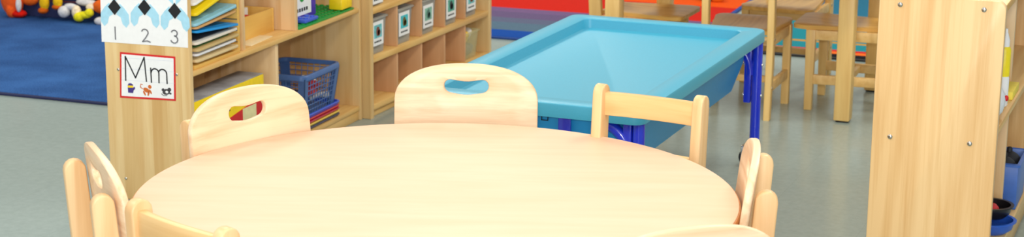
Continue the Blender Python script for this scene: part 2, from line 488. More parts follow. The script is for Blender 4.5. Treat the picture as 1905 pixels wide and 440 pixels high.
def make_rail_chair():
    t = thing('rail_back_chair', '', 'chair')
    base_parts(t, .122, .025, .045, .65, -.02, .137, .262, .335)
    for (z0, z1) in ((.578, .632), (.462, .506)):
        b = BM(); n = 10; pts = []
        yo = lambda z: -.042+.0-.0*z
        f = [(-.111+.222*k/n, -.036-.008*(1-(2*k/n-1)**2)) for k in range(n+1)]
        bk = [(u, v-.017) for u, v in f[::-1]]
        if z0 < .5: f = [(u, v+.012) for u, v in f]; bk = [(u, v+.012) for u, v in bk]
        prism(b, f+bk, XY, z0, z1, .003)
        obj('back_rail', b, M_rail, t)
    return t

G_P, G_R = 'chairs around the round table', 'chairs around the round table'
def face(x, y, fx, fy): return atan2(-fx, fy)
def rz_loc(top, f, back):      # position from the post-top point, facing unit vector and set-back of that point
    l = hypot(*f); f = (f[0]/l, f[1]/l)
    return (top[0]+f[0]*back, top[1]+f[1]*back, 0), atan2(-f[0], f[1])

hc = make_handle_chair()
l, z = rz_loc((-1.665, 3.805), (.32, -.947), .02)
hc.location = l; hc.rotation_euler.z = z; hc['group'] = G_P
hc['label'] = 'handle backed chair facing the camera across the far side of the round table'
l, z = rz_loc((-2.018, 3.362), (.945, -.327), .02)
dup(hc, l, z, 'handle backed chair at the round table in front of the letter card shelf', G_P)
l, z = rz_loc((-1.996, 2.770), (.692, .722), .02)
dup(hc, l, z, 'handle backed chair seen edge-on at the left end of the round table', G_P)
l, z = rz_loc((-.828, 3.32), (-.962, -.272), .02)
dup(hc, l, z, 'handle backed chair seen edge-on at the right end of the round table', G_P)
l, z = rz_loc((-.783, 2.738), (-.68, .733), .02)
dup(hc, l, z, 'handle backed chair at the lower right of the round table, only its curved top showing', G_P)

rc = make_rail_chair()
l, z = rz_loc((-1.174, 3.716), (-.10, -.995), .042)
rc.location = l; rc.rotation_euler.z = z; rc['group'] = G_R
rc['label'] = 'rail backed chair with two posts standing in front of the blue table'
l, z = rz_loc((-1.608, 2.462), (.35, .936), .042)
dup(rc, l, z, 'nearest rail backed chair, its back to the camera, at the lower left of the table', G_R)
G_F = 'chairs at the far wooden table'
dup(rc, (-1.637, 6.245, 0), R(4), 'far wooden chair with its back turned, beyond the right corner of the blue table', G_F)
dup(rc, (-1.16, 6.59, 0), R(92), 'far wooden chair standing sideways at the table end beside the tall ash shelf panel', G_F)
dup(rc, (-2.235, 6.53, 0), R(-90), 'far wooden chair at the left end of the far table, partly behind the blue lid', G_F)

dup(rc, (-1.61, 7.075, 0), R(176), 'farthest wooden chair, on the far side of the far table', G_F)

FAR = {M_post: M_farwood, M_rail: wood('far_rail_wood', (242, 202, 132), (222, 174, 100), 'x', fine=30), M_seat: wood('far_seat_wood', (236, 190, 108), (208, 158, 78), 'y', fine=24, rough=.3, spec=.3)}
for o in [o for o in C.objects if o.get('group') == G_F]:
    for ch in o.children:
        if ch.material_slots[0].material in FAR:
            m = FAR[ch.material_slots[0].material]
            ch.material_slots[0].link = 'OBJECT'; ch.material_slots[0].material = m

# ------------------------------------------------------------------ round table
TX, TY, TR, TZ = -1.434, 3.129, .61, .53
t = thing('round_table', 'large round pale maple laminate table ringed by small wooden chairs', 'table', (TX, TY, 0), R(20))
b = BM(); lathe(b, [(.2, TZ-.026), (TR-.004, TZ-.026), (TR-.0025, TZ-.004), (TR-.0035, TZ-.0008), (TR-.006, TZ), (.3, TZ), (.02, TZ)], 128); obj('tabletop', b, M_tabletop, t)
b = BM(); lathe(b, [(TR-.004, TZ-.0265), (TR-.001, TZ-.0265), (TR+.001, TZ-.02), (TR+.001, TZ-.007), (TR-.001, TZ-.003), (TR-.0025, TZ-.003), (TR-.004, TZ-.0265)], 128, cap0=False, cap1=False); obj('edge_band', b, M_band, t, label='tan rubber edge band')
for a in (20, 112, 166, 272):
    cx, cy = .50*cos(R(a)), .50*sin(R(a))
    b = BM(); lathe(b, [(.02, .02), (.022, .03), (.022, .30), (.017, .305), (.017, TZ-.032)], 20, cx, cy); lg = obj('leg', b, M_chrome, t)
    b = BM(); lathe(b, [(.016, 0), (.021, .006), (.021, .022)], 20, cx, cy); obj('foot_glide', b, M_dark, lg)
    b = BM(); lathe(b, [(.05, TZ-.033), (.05, TZ-.0265)], 24, cx, cy); obj('mount_plate', b, M_grey, lg)

# ------------------------------------------------------------------ low shelf with the letter card
UY = R(2.6); UO = Vector((-3.108, 4.378, 0)); UD, UL, UH, TH = .290, 1.228, .79, .02
UM = Matrix.Translation(UO) @ Matrix.Rotation(UY, 4, 'Z')
def ul(x, y, z=0): return tuple(UM @ Vector((x, y, z)))
SZ = .413                                # top of its middle shelf
t = thing('storage_shelf', 'low birch shelf with number strip and letter card on its end panel', 'shelf', UO, UY)
def panel_side(y0, y1, D=UD, H=UH, r=.03):
    b = BM(); prism(b, [(0, 0), (D, 0), (D, H-r)]+[(D-r+r*cos(R(a)), H-r+r*sin(R(a))) for a in range(15, 90, 15)]+[(D-r, H), (0, H)], XZ, y0, y1, .003)
    return b
s1 = obj('side_panel', panel_side(0, TH), M_side, t)
obj('side_panel', panel_side(UL-TH, UL), M_side, t)
for x, zz in ((.055, .066), (.25, .066), (.245, .405), (.045, .405)): screw(s1, .0045, Matrix.Translation((x, 0, zz)) @ Matrix.Rotation(pi/2, 4, 'X'))
b = BM(); box(b, .004, .012, TH, UL-TH, .05, UH-.02); obj('back_panel', b, M_back, t)
b = BM(); box(b, .0, UD-.004, TH, UL-TH, UH-.02, UH, .002); obj('top_board', b, M_horiz, t)
b = BM(); box(b, .012, UD, TH, UL-TH, SZ-.016, SZ, .003); obj('shelf_board', b, M_horiz, t)
b = BM(); box(b, .012, UD-.002, TH, UL-TH, .035, .052, .003); obj('base_board', b, M_horiz, t)
b = BM(); box(b, UD-.024, UD-.006, TH, UL-TH, 0, .035, .002); obj('kick_board', b, M_horiz, t)
for y, z0, z1 in ((.352, SZ, UH-.02), (.722, SZ, UH-.02), (.575, .052, SZ-.016)):
    b = BM(); box(b, .012, UD-.012, y, y+.02, z0, z1, .002); obj('divider', b, M_vertx, t)

# writing on the end panel --------------------------------------------------
def on_panel(x, z): return ul(x, -.0006, z)
W0, W1 = -.0024, -.0010            # y of raised print, in panel space (negative is towards the viewer)
t = thing('number_strip', 'white paper strip with black diamonds and numbers 1 2 3 on the shelf end', 'poster', on_panel(.14, .485), UY)
X0, Z0 = .14, .485
b = BM(); prism(b, [(-.148, .001), (.147, .004), (.152, .295), (-.143, .29)], XZ, -.0006, 0); obj('paper', b, M_paper, t)
b = BM()
for cx, cz in ((.042, .110), (.145, .116), (.247, .112)):
    # pale blue star-like shapes round each diamond
    for sx in (-1, 1):
        prism(b, [(cx-X0+sx*u, cz+v) for u, v in ((.004, .018), (.018, .030), (.036, .052), (.052, .060), (.052, .088), (.034, .094), (.016, .080), (.006, .060))], XZ, W0+.001, -.0005)
        prism(b, [(cx-X0+sx*u, cz+v) for u, v in ((.018, .012), (.034, -.002), (.048, -.020), (.049, -.046), (.038, -.060), (.026, -.050), (.020, -.030), (.006, -.022), (.012, -.006))], XZ, W0+.001, -.0005)
obj('blue_print', b, M_lightblue, t)
for cx, cz in ((.042, .110), (.145, .116), (.247, .112)):
    for k in range(2):
        zc = cz+k*.105
        b = BM(); prism(b, [(cx-X0-.022, zc), (cx-X0, zc-.024), (cx-X0+.022, zc), (cx-X0, zc+.024)], XZ, W0, -.0005)
        obj('diamond_print', b, M_ink, t)
def arc(cx, cy, rx, ry, a0, a1, n=10): return [(cx+rx*cos(R(a0+(a1-a0)*k/n)), cy+ry*sin(R(a0+(a1-a0)*k/n))) for k in range(n+1)]
b = BM(); sw = .0032
ribbon(b, [(.041-X0, .050), (.041-X0, .012)], sw, XZ, W0, -.0005); obj('numeral', b, M_pencil, t)
b = BM(); ribbon(b, arc(.143-X0, .040, .011, .010, 160, -20, 8)+[(.145-X0, .024), (.134-X0, .012), (.150-X0, .015), (.160-X0, .012)], sw, XZ, W0, -.0005); obj('numeral', b, M_pencil, t)
b = BM(); ribbon(b, arc(.243-X0, .045, .010, .009, 160, -80, 8)+arc(.242-X0, .026, .012, .011, 85, -160, 8), sw, XZ, W0, -.0005); obj('numeral', b, M_pencil, t)

X0, Z0 = .150, .318
t = thing('letter_card', 'white card with red border, letters M m and three small pictures on the shelf end', 'poster', on_panel(X0, Z0), UY)
q = lambda x, z: (.047+(x-.047)*.955-X0, z-Z0)
cor = [q(.047, .318), q(.248, .324), q(.252, .459), q(.054, .459)]
b = BM(); prism(b, cor, XZ, -.0006, 0); obj('border', b, M_red, t)
cx = sum(p[0] for p in cor)/4; cz = sum(p[1] for p in cor)/4
b = BM(); prism(b, [(cx+(p[0]-cx)*.94, cz+(p[1]-cz)*.915) for p in cor], XZ, -.0009, -.0005); obj('card_face', b, M_paper, t)
b = BM()
for z0 in (.377, .412, .445): ribbon(b, [q(.056, z0-.003), q(.246, z0)], .0008, XZ, -.0011, -.0008)
obj('ruled_line', b, M_ruled, t)
b = BM(); sw = .0042
ribbon(b, [q(.071, .373), q(.073, .447), q(.107, .384), q(.141, .449), q(.146, .376)], sw, XZ, -.0014, -.0008); obj('letter', b, M_ink, t)
b = BM()
ribbon(b, [q(.163, .418), q(.164, .374)], sw, XZ, -.0014, -.0008)
ribbon(b, arc(.047+.131*.955-X0, .404-Z0, .013, .013, 170, 0, 8)+[q(.191, .375)], sw, XZ, -.0014, -.0008)
ribbon(b, arc(.047+.158*.955-X0, .404-Z0, .014, .013, 170, 0, 8)+[q(.220, .375)], sw, XZ, -.0014, -.0008); obj('letter', b, M_ink, t)
M_mitten = plain('purple_print', (66, 48, 128), .6); M_monk = plain('orange_print', (206, 106, 40), .6); M_mouse = plain('charcoal_print', (64, 62, 66), .6)
b = BM(); mt = [q(*p) for p in ((.078, .336), (.096, .336), (.098, .344), (.104, .350), (.103, .356), (.097, .354), (.097, .362), (.090, .366), (.081, .365), (.077, .358))]
prism(b, mt, XZ, -.0013, -.0008); m1 = obj('mitten_picture', b, M_mitten, t)
b = BM(); prism(b, [q(.078, .352), q(.098, .353), q(.097, .359), q(.077, .358)], XZ, -.0016, -.0012); obj('stripe', b, M_yellow, m1)
b = BM()
for (u, v, a, c, r) in ((.140, .349, .011, .007, -.4), (.152, .360, .006, .006, 0), (.133, .339, .003, .008, .5), (.147, .339, .003, .008, -.3), (.154, .345, .003, .008, .5)):
    prism(b, ellipse(u-X0, v-Z0, a, c, 16, r), XZ, -.0013, -.0008)
ribbon(b, [q(.131, .352), q(.123, .357), q(.125, .366), q(.131, .365)], .0025, XZ, -.0013, -.0008); obj('monkey_picture', b, M_monk, t)
b = BM()
for (u, v, a, c, r) in ((.208, .349, .013, .009, .2), (.219, .357, .006, .006, 0), (.197, .355, .005, .004, .6), (.222, .345, .004, .003, 0)):
    prism(b, ellipse(u-X0, v-Z0, a, c, 16, r), XZ, -.0013, -.0008)
ribbon(b, [q(.198, .342), q(.206, .337), q(.218, .338)], .002, XZ, -.0013, -.0008); m3 = obj('mouse_picture', b, M_mouse, t)
b = BM(); prism(b, ellipse(.210-X0, .349-Z0, .005, .004, 14), XZ, -.0016, -.0012); obj('highlight', b, M_paper, m3)

# puzzles in the first bay ---------------------------------------------------
t = thing('puzzle_rack', 'wooden puzzle rack with thin wires holding the slanted stack of boards', 'rack', ul(.02, .03, SZ), UY)
b = BM(); box(b, .0, .255, .300, .316, 0, .32, .004); obj('upright', b, M_boxwood, t)
b = BM(); box(b, .0, .255, .0, .012, 0, .32, .003); obj('upright', b, M_boxwood, t)
b = BM(); box(b, .0, .262, .012, .300, 0, .012, .002); obj('base', b, M_boxwood, t)
b = BM(); box(b, -.006, .0, .0, .316, 0, .32, .001); obj('back', b, M_boxwood, t)
for k in range(8):
    z = .034+k*.036
    b = BM(); tube(b, [(.255, .296, z), (.20, .285, z+.001), (.0, .285, z+.001)], .0018, 6); obj('wire', b, M_chrome, t)
# near height, far height of the front edge, thickness, colour, face colour, label
PUZ = [(.446, .448, .008, (226, 200, 150), (220, 192, 140), 'tan puzzle board lowest in the rack'),
       (.464, .468, .007, (232, 232, 236), (226, 226, 232), 'white puzzle board second from the bottom of the rack'),
       (.478, .483, .007, (206, 178, 120), (70, 130, 70), 'tan puzzle board with green picture in the rack'),
       (.499, .502, .008, (236, 226, 210), (84, 80, 80), 'puzzle board with white edge and dark grey picture in the rack'),
       (.535, .515, .007, (20, 150, 226), (40, 150, 216), 'bright blue puzzle board in the rack'),
       (.545, .558, .006, (210, 160, 100), (180, 70, 40), 'thin brown puzzle board with red corner in the rack'),
       (.556, .575, .009, (150, 206, 226), (150, 200, 220), 'light blue puzzle board with picture in the rack'),
       (.588, .640, .009, (244, 214, 10), (250, 224, 20), 'yellow puzzle board tilted steeply in the rack'),
       (.618, .668, .008, (240, 240, 236), (236, 232, 222), 'white puzzle board above the tilted yellow one')]
for i, (za, zb, th, ce, cf, lb) in enumerate(PUZ):
    t = thing('puzzle_board', lb, 'puzzle', ul(.03, .046, za-.004), UY, 'puzzle boards in the wooden rack')
    d = .276; sl = (zb-za)/.262
    fn = lambda u, v, tt: (u, v, sl*v+tt)
    b = BM(); prism(b, rrect(.0, d-.012+random.uniform(-.006, .004), 0, .262-(.01 if i in (1, 5) else 0), .012, 4), fn, -th, 0, .0015); obj('board', b, plain('puzzle_edge_%s' % 'abcdefghij'[i], ce, .5, noise=.03), t)
    b = BM(); prism(b, rrect(.02, d-.035, .02, .24, .012, 4), fn, .0008, .0022); obj('picture', b, plain('puzzle_face_%s' % 'abcdefghij'[i], cf, .5, noise=.35 if i in (3, 6) else .1, nscale=18), t)

# wooden box and sheet in the second bay
def open_box(t, w, d, h, th, mat):
    b = BM(); box(b, 0, w, 0, th, 0, h, .001); obj('side', b, mat, t)
    b = BM(); box(b, 0, w, d-th, d, 0, h, .001); obj('side', b, mat, t)
    b = BM(); box(b, 0, th, th, d-th, 0, h, .001); obj('side', b, mat, t)
    b = BM(); box(b, w-th, w, th, d-th, 0, h, .001); obj('side', b, mat, t)
    b = BM(); box(b, th, w-th, th, d-th, 0, .006); obj('bottom', b, mat, t)
t = thing('wooden_box', 'small open yellow wood box of papers on the middle shelf', 'box', ul(.045, .385, SZ), UY)
open_box(t, .165, .315, .078, .009, M_boxwood)
for k, (m, h, lb) in enumerate(((M_paper, .074, 'stack of white cards inside the small wooden box'), (M_red, .071, 'red card tucked beside the white cards in the wooden box'))):
    b = BM(); box(b, 0, .06, 0, .26-.12*k, 0, h, .001, mtx=Matrix.Rotation(R(3*k), 4, 'Z'))
    tag(obj('paper_stack', b, m, None, loc=ul(.075+.07*k, .40+.01*k, SZ+.0065)), lb, 'paper').rotation_euler.z = UY
b = BM(); box(b, 0, .05, 0, .17, 0, .003, .001); tag(obj('paper_sheet', b, plain('cream_paper', (240, 220, 176), .6), loc=ul(.216, .43, SZ)), 'pale sheet lying on the middle shelf before the wooden box', 'paper').rotation_euler.z = UY+R(4)

# building bricks in the third bay
t = thing('baseplate', 'green studded building plate on the middle shelf under the yellow block', 'toy', ul(.034, .746, SZ), UY)
b = BM(); prism(b, rrect(0, .248, 0, .44, .006, 3), XY, 0, .006, .001); obj('plate', b, M_green, t)
b = BM()
for i in range(9):
    for j in range(17): lathe(b, [(.007, .006), (.007, .0095)], 10, .02+i*.026, .013+j*.026)
s = obj('studs', b, M_green, t)
t = thing('toy_block', 'large yellow building block on the green plate', 'toy', ul(.226, 1.09, SZ+.0096), UY)
b = BM(); box(b, 0, .052, 0, .088, 0, .040, .005); obj('brick', b, M_yellow, t)
b = BM()
for i in range(2):
    for j in range(3): lathe(b, [(.008, .040), (.008, .046)], 14, .013+i*.026, .016+j*.028)
obj('studs', b, M_yellow, t)
t = thing('toy_block', 'flat blue building block on the green plate near the divider', 'toy', ul(.228, .81, SZ+.0096), UY)
b = BM(); box(b, 0, .045, 0, .10, 0, .012, .003); obj('brick', b, M_trayblue, t)
b = BM()
for i in range(2):
    for j in range(2): lathe(b, [(.008, .012), (.008, .016)], 12, .012+i*.021, .025+j*.05)
obj('studs', b, M_trayblue, t)
t = thing('card_box', 'purple box with a white picture label standing on the green plate', 'box', ul(.155, .80, SZ+.0096), UY)
b = BM(); box(b, 0, .07, 0, .19, 0, .20, .003); obj('carton', b, M_purple, t)
b = BM(); box(b, .070, .0712, .004, .150, .015, .19); lbp = obj('label_panel', b, M_paper, t)
for (m, y0, y1, z0, z1) in ((M_green, .06, .10, .06, .10), (M_yellow, .06, .09, .10, .125), (M_teal, .09, .125, .075, .11), (M_purple, .06, .12, .125, .16)):
    b = BM(); prism(b, ellipse((y0+y1)/2, (z0+z1)/2, (y1-y0)/2, (z1-z0)/2, 14), YZ, .0710, .0718); obj('picture', b, m, lbp)
b = BM()
for k in range(6): box(b, .0710, .0717, .02+k*.018, .032+k*.018, .028, .040)
obj('printing', b, M_ink, lbp)

# game box in the lower near bay
t = thing('game_box', 'yellow and red game box with grey picture lid in the lower shelf bay', 'box', ul(.185, .035, .052), UY)
b = BM(); box(b, 0, .095, 0, .45, 0, .262, .003); obj('carton', b, plain('box_yellow', (248, 212, 10), .45), t)
b = BM(); box(b, .002, .093, .002, .448, .262, .265, .001); obj('lid_picture', b, plain('grey_picture', (160, 160, 166), .4, noise=.4, nscale=14), t)
b = BM(); prism(b, [(.10, 0.01), (.449, 0.01), (.449, .192), (.36, .186), (.20, .165), (.12, .12)], YZ, .0951, .0962); obj('red_print', b, M_red, t)
b = BM(); box(b, .0962, .0970, .30, .39, .125, .178); obj('white_print', b, plain('cream_print', (236, 226, 170), .5), t)
b = BM(); prism(b, [(.205, .205), (.216, .205), (.218, .19), (.211, .222), (.203, .19)], YZ, .0962, .0972); obj('black_print', b, M_ink, t)

# trays and basket in the lower far bay
ty, tz = .755, .052
for k, (m, nm) in enumerate(((M_traydark, 'navy'), (M_trayyel, 'yellow'), (M_traymag, 'crimson'), (M_trayred, 'red'), (M_trayblue, 'blue'))):
    t = thing('tray', '%s plastic tray, %s in the stack under the blue basket' % (nm, ('lowest', 'second from the bottom', 'middle one', 'fourth from the bottom', 'topmost')[k]), 'tray', ul(.042, ty, tz), UY, 'stacked trays under the basket')
    h = .0100 if k < 4 else .014
    b = BM(); w, d = .243, .312
    o_ = rrect(0, w, 0, d, .03, 5); i_ = rrect(.008, w-.008, .008, d-.008, .024, 5)
    n = len(o_); A = [b.verts.new((u, v, 0.0)) for u, v in rrect(.006, w-.006, .006, d-.006, .026, 5)]; B = [b.verts.new((u, v, h-.002)) for u, v in o_]; Bt = [b.verts.new((u, v, h)) for u, v in rrect(.002, w-.002, .002, d-.002, .03, 5)]
    Cc = [b.verts.new((u, v, h)) for u, v in i_]; D = [b.verts.new((u, v, .004)) for u, v in i_]
    for P, Q in ((A, B), (B, Bt), (Bt, Cc), (Cc, D)):
        for j in range(n): b.faces.new((P[j], P[(j+1) % n], Q[(j+1) % n], Q[j]))
    b.faces.new(A[::-1]); b.faces.new(D)
    obj('pan', b, m, t)
    tz += h+.0003
BASK_Z = tz-.0105+.001
t = thing('basket', 'slate blue plastic lattice basket of small toys in the lower shelf bay', 'basket', ul(.062, .775, BASK_Z), UY)
BW, BD, BH = .222, .275, .150
def bask(u, v, z, k=0):      # tapered wall point; u, v in 0..1
    f = .84+.16*z/BH
    return (BW/2+(u-.5)*BW*f, BD/2+(v-.5)*BD*f, z)
b = BM()
def rail_box(p, q, w, h):
    p, q = Vector(p), Vector(q); d = (q-p); L = d.length; d.normalize()
    rot = d.to_track_quat('X', 'Z').to_matrix().to_4x4()
    box(b, 0, L, -w/2, w/2, -h/2, h/2, .001, 1, Matrix.Translation(p) @ rot)
for z in (.018, .036, .054, .072, .090, .108, .126):
    cs = [bask(0, 0, z), bask(1, 0, z), bask(1, 1, z), bask(0, 1, z)]
    for i in range(4): rail_box(cs[i], cs[(i+1) % 4], .0024, .0035)
for k in range(13):
    f = k/12
    for (a, c) in (((0, f), (0, f)), ((1, f), (1, f))): rail_box(bask(*a, .002), bask(*c, .138), .0024, .0035)
for k in range(10):
    f = k/9
    for (a, c) in (((f, 0), (f, 0)), ((f, 1), (f, 1))): rail_box(bask(*a, .002), bask(*c, .138), .0024, .0035)
obj('lattice', b, M_basket, t)
b = BM(); prism(b, [bask(u, v, 0)[:2] for u, v in ((0, 0), (1, 0), (1, 1), (0, 1))], XY, 0, .004, .001); obj('floor_plate', b, M_basket, t)
b = BM()      # rim
o_ = rrect(-.006, BW+.006, -.006, BD+.006, .028, 6); i_ = rrect(.004, BW-.004, .004, BD-.004, .022, 6); n = len(o_)
V = [[b.verts.new((u, v, z)) for u, v in L_] for L_, z in ((o_, .132), (o_, .146), (rrect(-.003, BW+.003, -.003, BD+.003, .026, 6), .150), (i_, .150), (i_, .136))]
for P, Q in zip(V, V[1:]+V[:1]):
    for j in range(n): b.faces.new((P[j], P[(j+1) % n], Q[(j+1) % n], Q[j]))
obj('rim', b, M_basket, t)
for u, v in ((1, 0), (0, 0), (0, 1), (1, 1)):
    b = BM(); su = 1 if u else -1; sv = 1 if v else -1
    for ax in (0, 1):
        P = []
        for z in (.004, .136):
            c = Vector(bask(u, v, z)); d_ = Vector((-su*(.026 if ax == 0 else 0), -sv*(.026 if ax else 0), 0)); o2 = Vector((su*.002, sv*.002, 0))
            P.append((c+o2, c+o2+d_))
        vs = [b.verts.new(p) for p in (P[0][0], P[0][1], P[1][1], P[1][0])]
        off = Vector((0, -sv*.004, 0)) if ax == 0 else Vector((-su*.004, 0, 0))
        vs2 = [b.verts.new(v_.co+off) for v_ in vs]
        b.faces.new(vs); b.faces.new(vs2[::-1])
        for j in range(4): b.faces.new((vs[j], vs[(j+1) % 4], vs2[(j+1) % 4], vs2[j]))
    obj('corner_plate', b, M_basket, t)
TOYS = [('red', (206, 48, 40), (.160, .150, .06)), ('green', (40, 140, 70), (.165, .085, .026)), ('white', (236, 234, 228), (.165, .225, .030)), ('dark green', (36, 96, 60), (.07, .10, .03)),
        ('red and round', (200, 50, 44), (.155, .195, .075)), ('teal', (40, 150, 170), (.06, .05, .05)), ('blue', (50, 110, 200), (.12, .04, .070)), ('white and square', (236, 234, 228), (.12, .24, .075)), ('black', (40, 40, 46), (.115, .12, .05))]
for i, (nm, c, p) in enumerate(TOYS):
    b = BM()
    if i % 3 == 0:
        box(b, -.024, .024, -.028, .028, -.014, .014, .006); lathe(b, [(.008, .014), (.008, .02)], 10, -.01, 0); lathe(b, [(.008, .014), (.008, .02)], 10, .01, 0)
    elif i % 3 == 1:
        blob(b, (0, 0, 0), (.026, .030, .018)); blob(b, (0, .024, .008), (.013, .013, .012))
    else:
        tube(b, [(-.03, -.02, 0), (-.01, -.005, .005), (.01, .01, .004), (.026, .022, 0)], [.013, .010, .010, .014], 10)
    o = obj('small_toy', b, plain('toy_%s' % nm.replace(' ', '_'), c, .45), loc=ul(.062+p[0], .775+p[1], BASK_Z+p[2]))
    o.rotation_euler = (random.uniform(-.4, .4), random.uniform(-.4, .4), random.uniform(0, 3))
    tag(o, 'small %s toy inside the blue lattice basket' % nm, 'toy', 'toys in the lattice basket')

# ------------------------------------------------------------------ cubby unit with labelled bins
CX, CY0, CD, CL, CH = -2.843, 5.622, .37, 1.135, .79
t = thing('cubby_shelf', 'tall birch cubby unit of square holes holding picture labelled bins', 'shelf', (CX-CD, CY0, 0), 0)
obj('side_panel', panel_side(0, .03, CD, CH), M_side, t); obj('side_panel', panel_side(CL-.03, CL, CD, CH), M_side, t)
b = BM(); box(b, .004, .012, .03, CL-.03, .03, CH-.02); obj('back_panel', b, M_cubback, t)
b = BM(); box(b, 0, CD-.004, .03, CL-.03, CH-.022, CH, .002); obj('top_board', b, M_horiz, t)
CZ = [(.026, .048), (.203, .226), (.382, .405), (.561, .584)]
for z0, z1 in CZ:
    b = BM(); box(b, .012, CD-.002, .03, CL-.03, z0, z1, .004); obj('shelf_board', b, M_horiz, t)
b = BM(); box(b, CD-.03, CD-.012, .03, CL-.03, 0, .026, .002); obj('kick_board', b, M_horiz, t)
DV = [.253, .468, .685, .887]
CZT = [z[0] for z in CZ[1:]]+[CH-.022]
for y in DV:
    for (z0, z1), zt in zip(CZ, CZT):
        b = BM(); box(b, .012, CD-.012, y-.006, y+.006, z1, zt, .002); obj('divider', b, M_cubdiv, t)
def translucent(name, col, a):
    m, nt, bs = new_mat(name); bs.inputs['Base Color'].default_value = lin(col); bs.inputs['Roughness'].default_value = .25; bs.inputs['Alpha'].default_value = a
    return m
M_bin = translucent('smoky_plastic', (190, 186, 176), .6); M_clear = translucent('clear_plastic', (232, 222, 170), .32)
def make_bin(w, d, h, mat):
    t = thing('storage_bin', '', 'bin')
    b = BM()
    o_, i_ = rrect(-d, 0, 0, w, .012, 4), rrect(-d+.003, -.003, .003, w-.003, .010, 4)
    f = .93
    sq = lambda L_, k: [((u+d/2)*k-d/2, (v-w/2)*k+w/2) for u, v in L_]
    V = [[b.verts.new((u, v, z)) for u, v in L_] for L_, z in ((sq(o_, f), 0), (o_, h), (i_, h), (sq(i_, f), .004))]
    n = len(o_)
    for P, Q in zip(V, V[1:]):
        for j in range(n): b.faces.new((P[j], P[(j+1) % n], Q[(j+1) % n], Q[j]))
    b.faces.new(V[0][::-1]); b.faces.new(V[3]); obj('tub', b, mat, t)
    b = BM(); oo = rrect(-d-.006, .006, -.006, w+.006, .014, 4); ii = rrect(-d+.002, -.002, .002, w-.002, .010, 4)
    V = [[b.verts.new((u, v, z)) for u, v in L_] for L_, z in ((oo, h-.004), (oo, h+.001), (ii, h+.003), (ii, h-.004))]
    for P, Q in zip(V, V[1:]+V[:1]):
        for j in range(len(oo)): b.faces.new((P[j], P[(j+1) % len(oo)], Q[(j+1) % len(oo)], Q[j]))
    obj('rim', b, mat, t)
    return t
def add_card(t, y0, z0, m, w=.090, h=.088):
    b = BM(); box(b, .0015, .0032, y0, y0+w, z0, z0+h); c = obj('label_card', b, M_paper, t, label='white picture label')
    b = BM(); box(b, .0030, .0040, y0+.014, y0+w-.014, z0+.028, z0+h-.012); obj('picture', b, m[0], c)
    b = BM(); prism(b, ellipse(y0+w*.48, z0+.052, .014, .018, 14), YZ, .0038, .0046); prism(b, ellipse(y0+w*.58, z0+.046, .012, .012, 12), YZ, .0038, .0046); obj('drawing', b, m[1], c)
    b = BM()
    for k in range(4): box(b, .0030, .0038, y0+.016+k*.015, y0+.027+k*.015, z0+.011, z0+.017)
    obj('printing', b, M_ink, c)
cards = [(M_teal, plain('print_brown', (130, 74, 60), .6)), (plain('print_aqua', (70, 190, 200), .6, noise=.2), plain('print_olive', (110, 96, 40), .6)), (plain('print_green', (130, 180, 160), .6, noise=.3, nscale=90), plain('print_dark', (80, 120, 110), .6)),
         (plain('print_sea', (90, 170, 150), .6, noise=.3), plain('print_black', (50, 60, 60), .6)), (M_teal, plain('print_red', (150, 90, 60), .6))]
edges = [.030]+DV+[CL-.03]
words = ['first', 'second', 'third', 'fourth', 'fifth']
for i in range(5):
    y0 = edges[i]+.003; w = .172 if i else .180
    w = .130
    t = make_bin(w, .30, .135, M_bin)
    t['label'] = 'grey bin with picture label in the %s cubby from the left, middle visible row' % words[i]; t['group'] = 'labelled bins in the cubby'
    t.location = (CX-.012, CY0+y0+.003, CZ[1][1]+.0006)
    add_card(t, .002+.0, .034 if i < 2 else .028, cards[i])
for i in range(2):
    y0 = edges[i]+.003; w = .130
    t = make_bin(w, .30, .135, M_bin); t['label'] = 'grey bin on the upper cubby row, %s from the left' % words[i]; t['group'] = 'labelled bins in the cubby'
    t.location = (CX-.012, CY0+y0+.003, CZ[2][1]+.0006)
    add_card(t, .002, .010, cards[(i+3) % 5])
y0 = edges[4]+.006; w = .135
t = make_bin(w, .30, .112, M_clear); t['label'] = 'clear bin of yellow and white items in the bottom cubby at the far end'; t.location = (CX-.012, CY0+y0+.003, CZ[0][1]+.0006)
for k, (m, p, lb) in enumerate(((M_yellow, (-.05, .05, .085), 'yellow ball heaped at the front of the clear bin'), (M_paper, (-.06, .10, .090), 'crumpled white item on top of the clear bin'), (M_grey, (-.045, .08, .03), 'grey item low inside the clear bin'), (M_trayyel, (-.13, .08, .075), 'pale yellow item at the back of the clear bin'))):
    b = BM(); blob(b, (0, 0, 0), (.034, .036, .026)); blob(b, (.012, .02, .010), (.02, .02, .018)); blob(b, (-.016, -.014, .012), (.018, .02, .016))
    tag(obj('small_item', b, m, loc=(CX-.012+p[0], CY0+y0+.003+p[1], CZ[0][1]+p[2])), lb, 'toy')

# ------------------------------------------------------------------ blue activity table
BX0, BX1, BY0, BY1, BZ = -2.043, -1.368, 4.268, 5.572, .46
t = thing('activity_table', 'large bright blue plastic sand and water table with blue metal legs', 'table', (BX0, BY0, 0), 0)
w, d = BX1-BX0, BY1-BY0
b = BM()      # lid: rim, recess walls, recess floor, skirt, underside
loops = [(rrect(.012, w-.012, .012, d-.012, .03, 6), BZ-.038), (rrect(0, w, 0, d, .036, 6), BZ-.038), (rrect(0, w, 0, d, .036, 6), BZ-.006), (rrect(.002, w-.002, .002, d-.002, .035, 6), BZ-.002), (rrect(.007, w-.007, .007, d-.007, .032, 6), BZ),
         (rrect(.062, w-.062, .062, d-.062, .030, 6), BZ), (rrect(.066, w-.066, .066, d-.066, .028, 6), BZ-.003), (rrect(.073, w-.073, .073, d-.073, .022, 6), BZ-.031), (rrect(.079, w-.079, .079, d-.079, .02, 6), BZ-.033)]
V = [[b.verts.new((u, v, z)) for u, v in L_] for L_, z in loops]; n = len(V[0])
for P, Q in zip(V, V[1:]):
    for j in range(n): b.faces.new((P[j], P[(j+1) % n], Q[(j+1) % n], Q[j]))
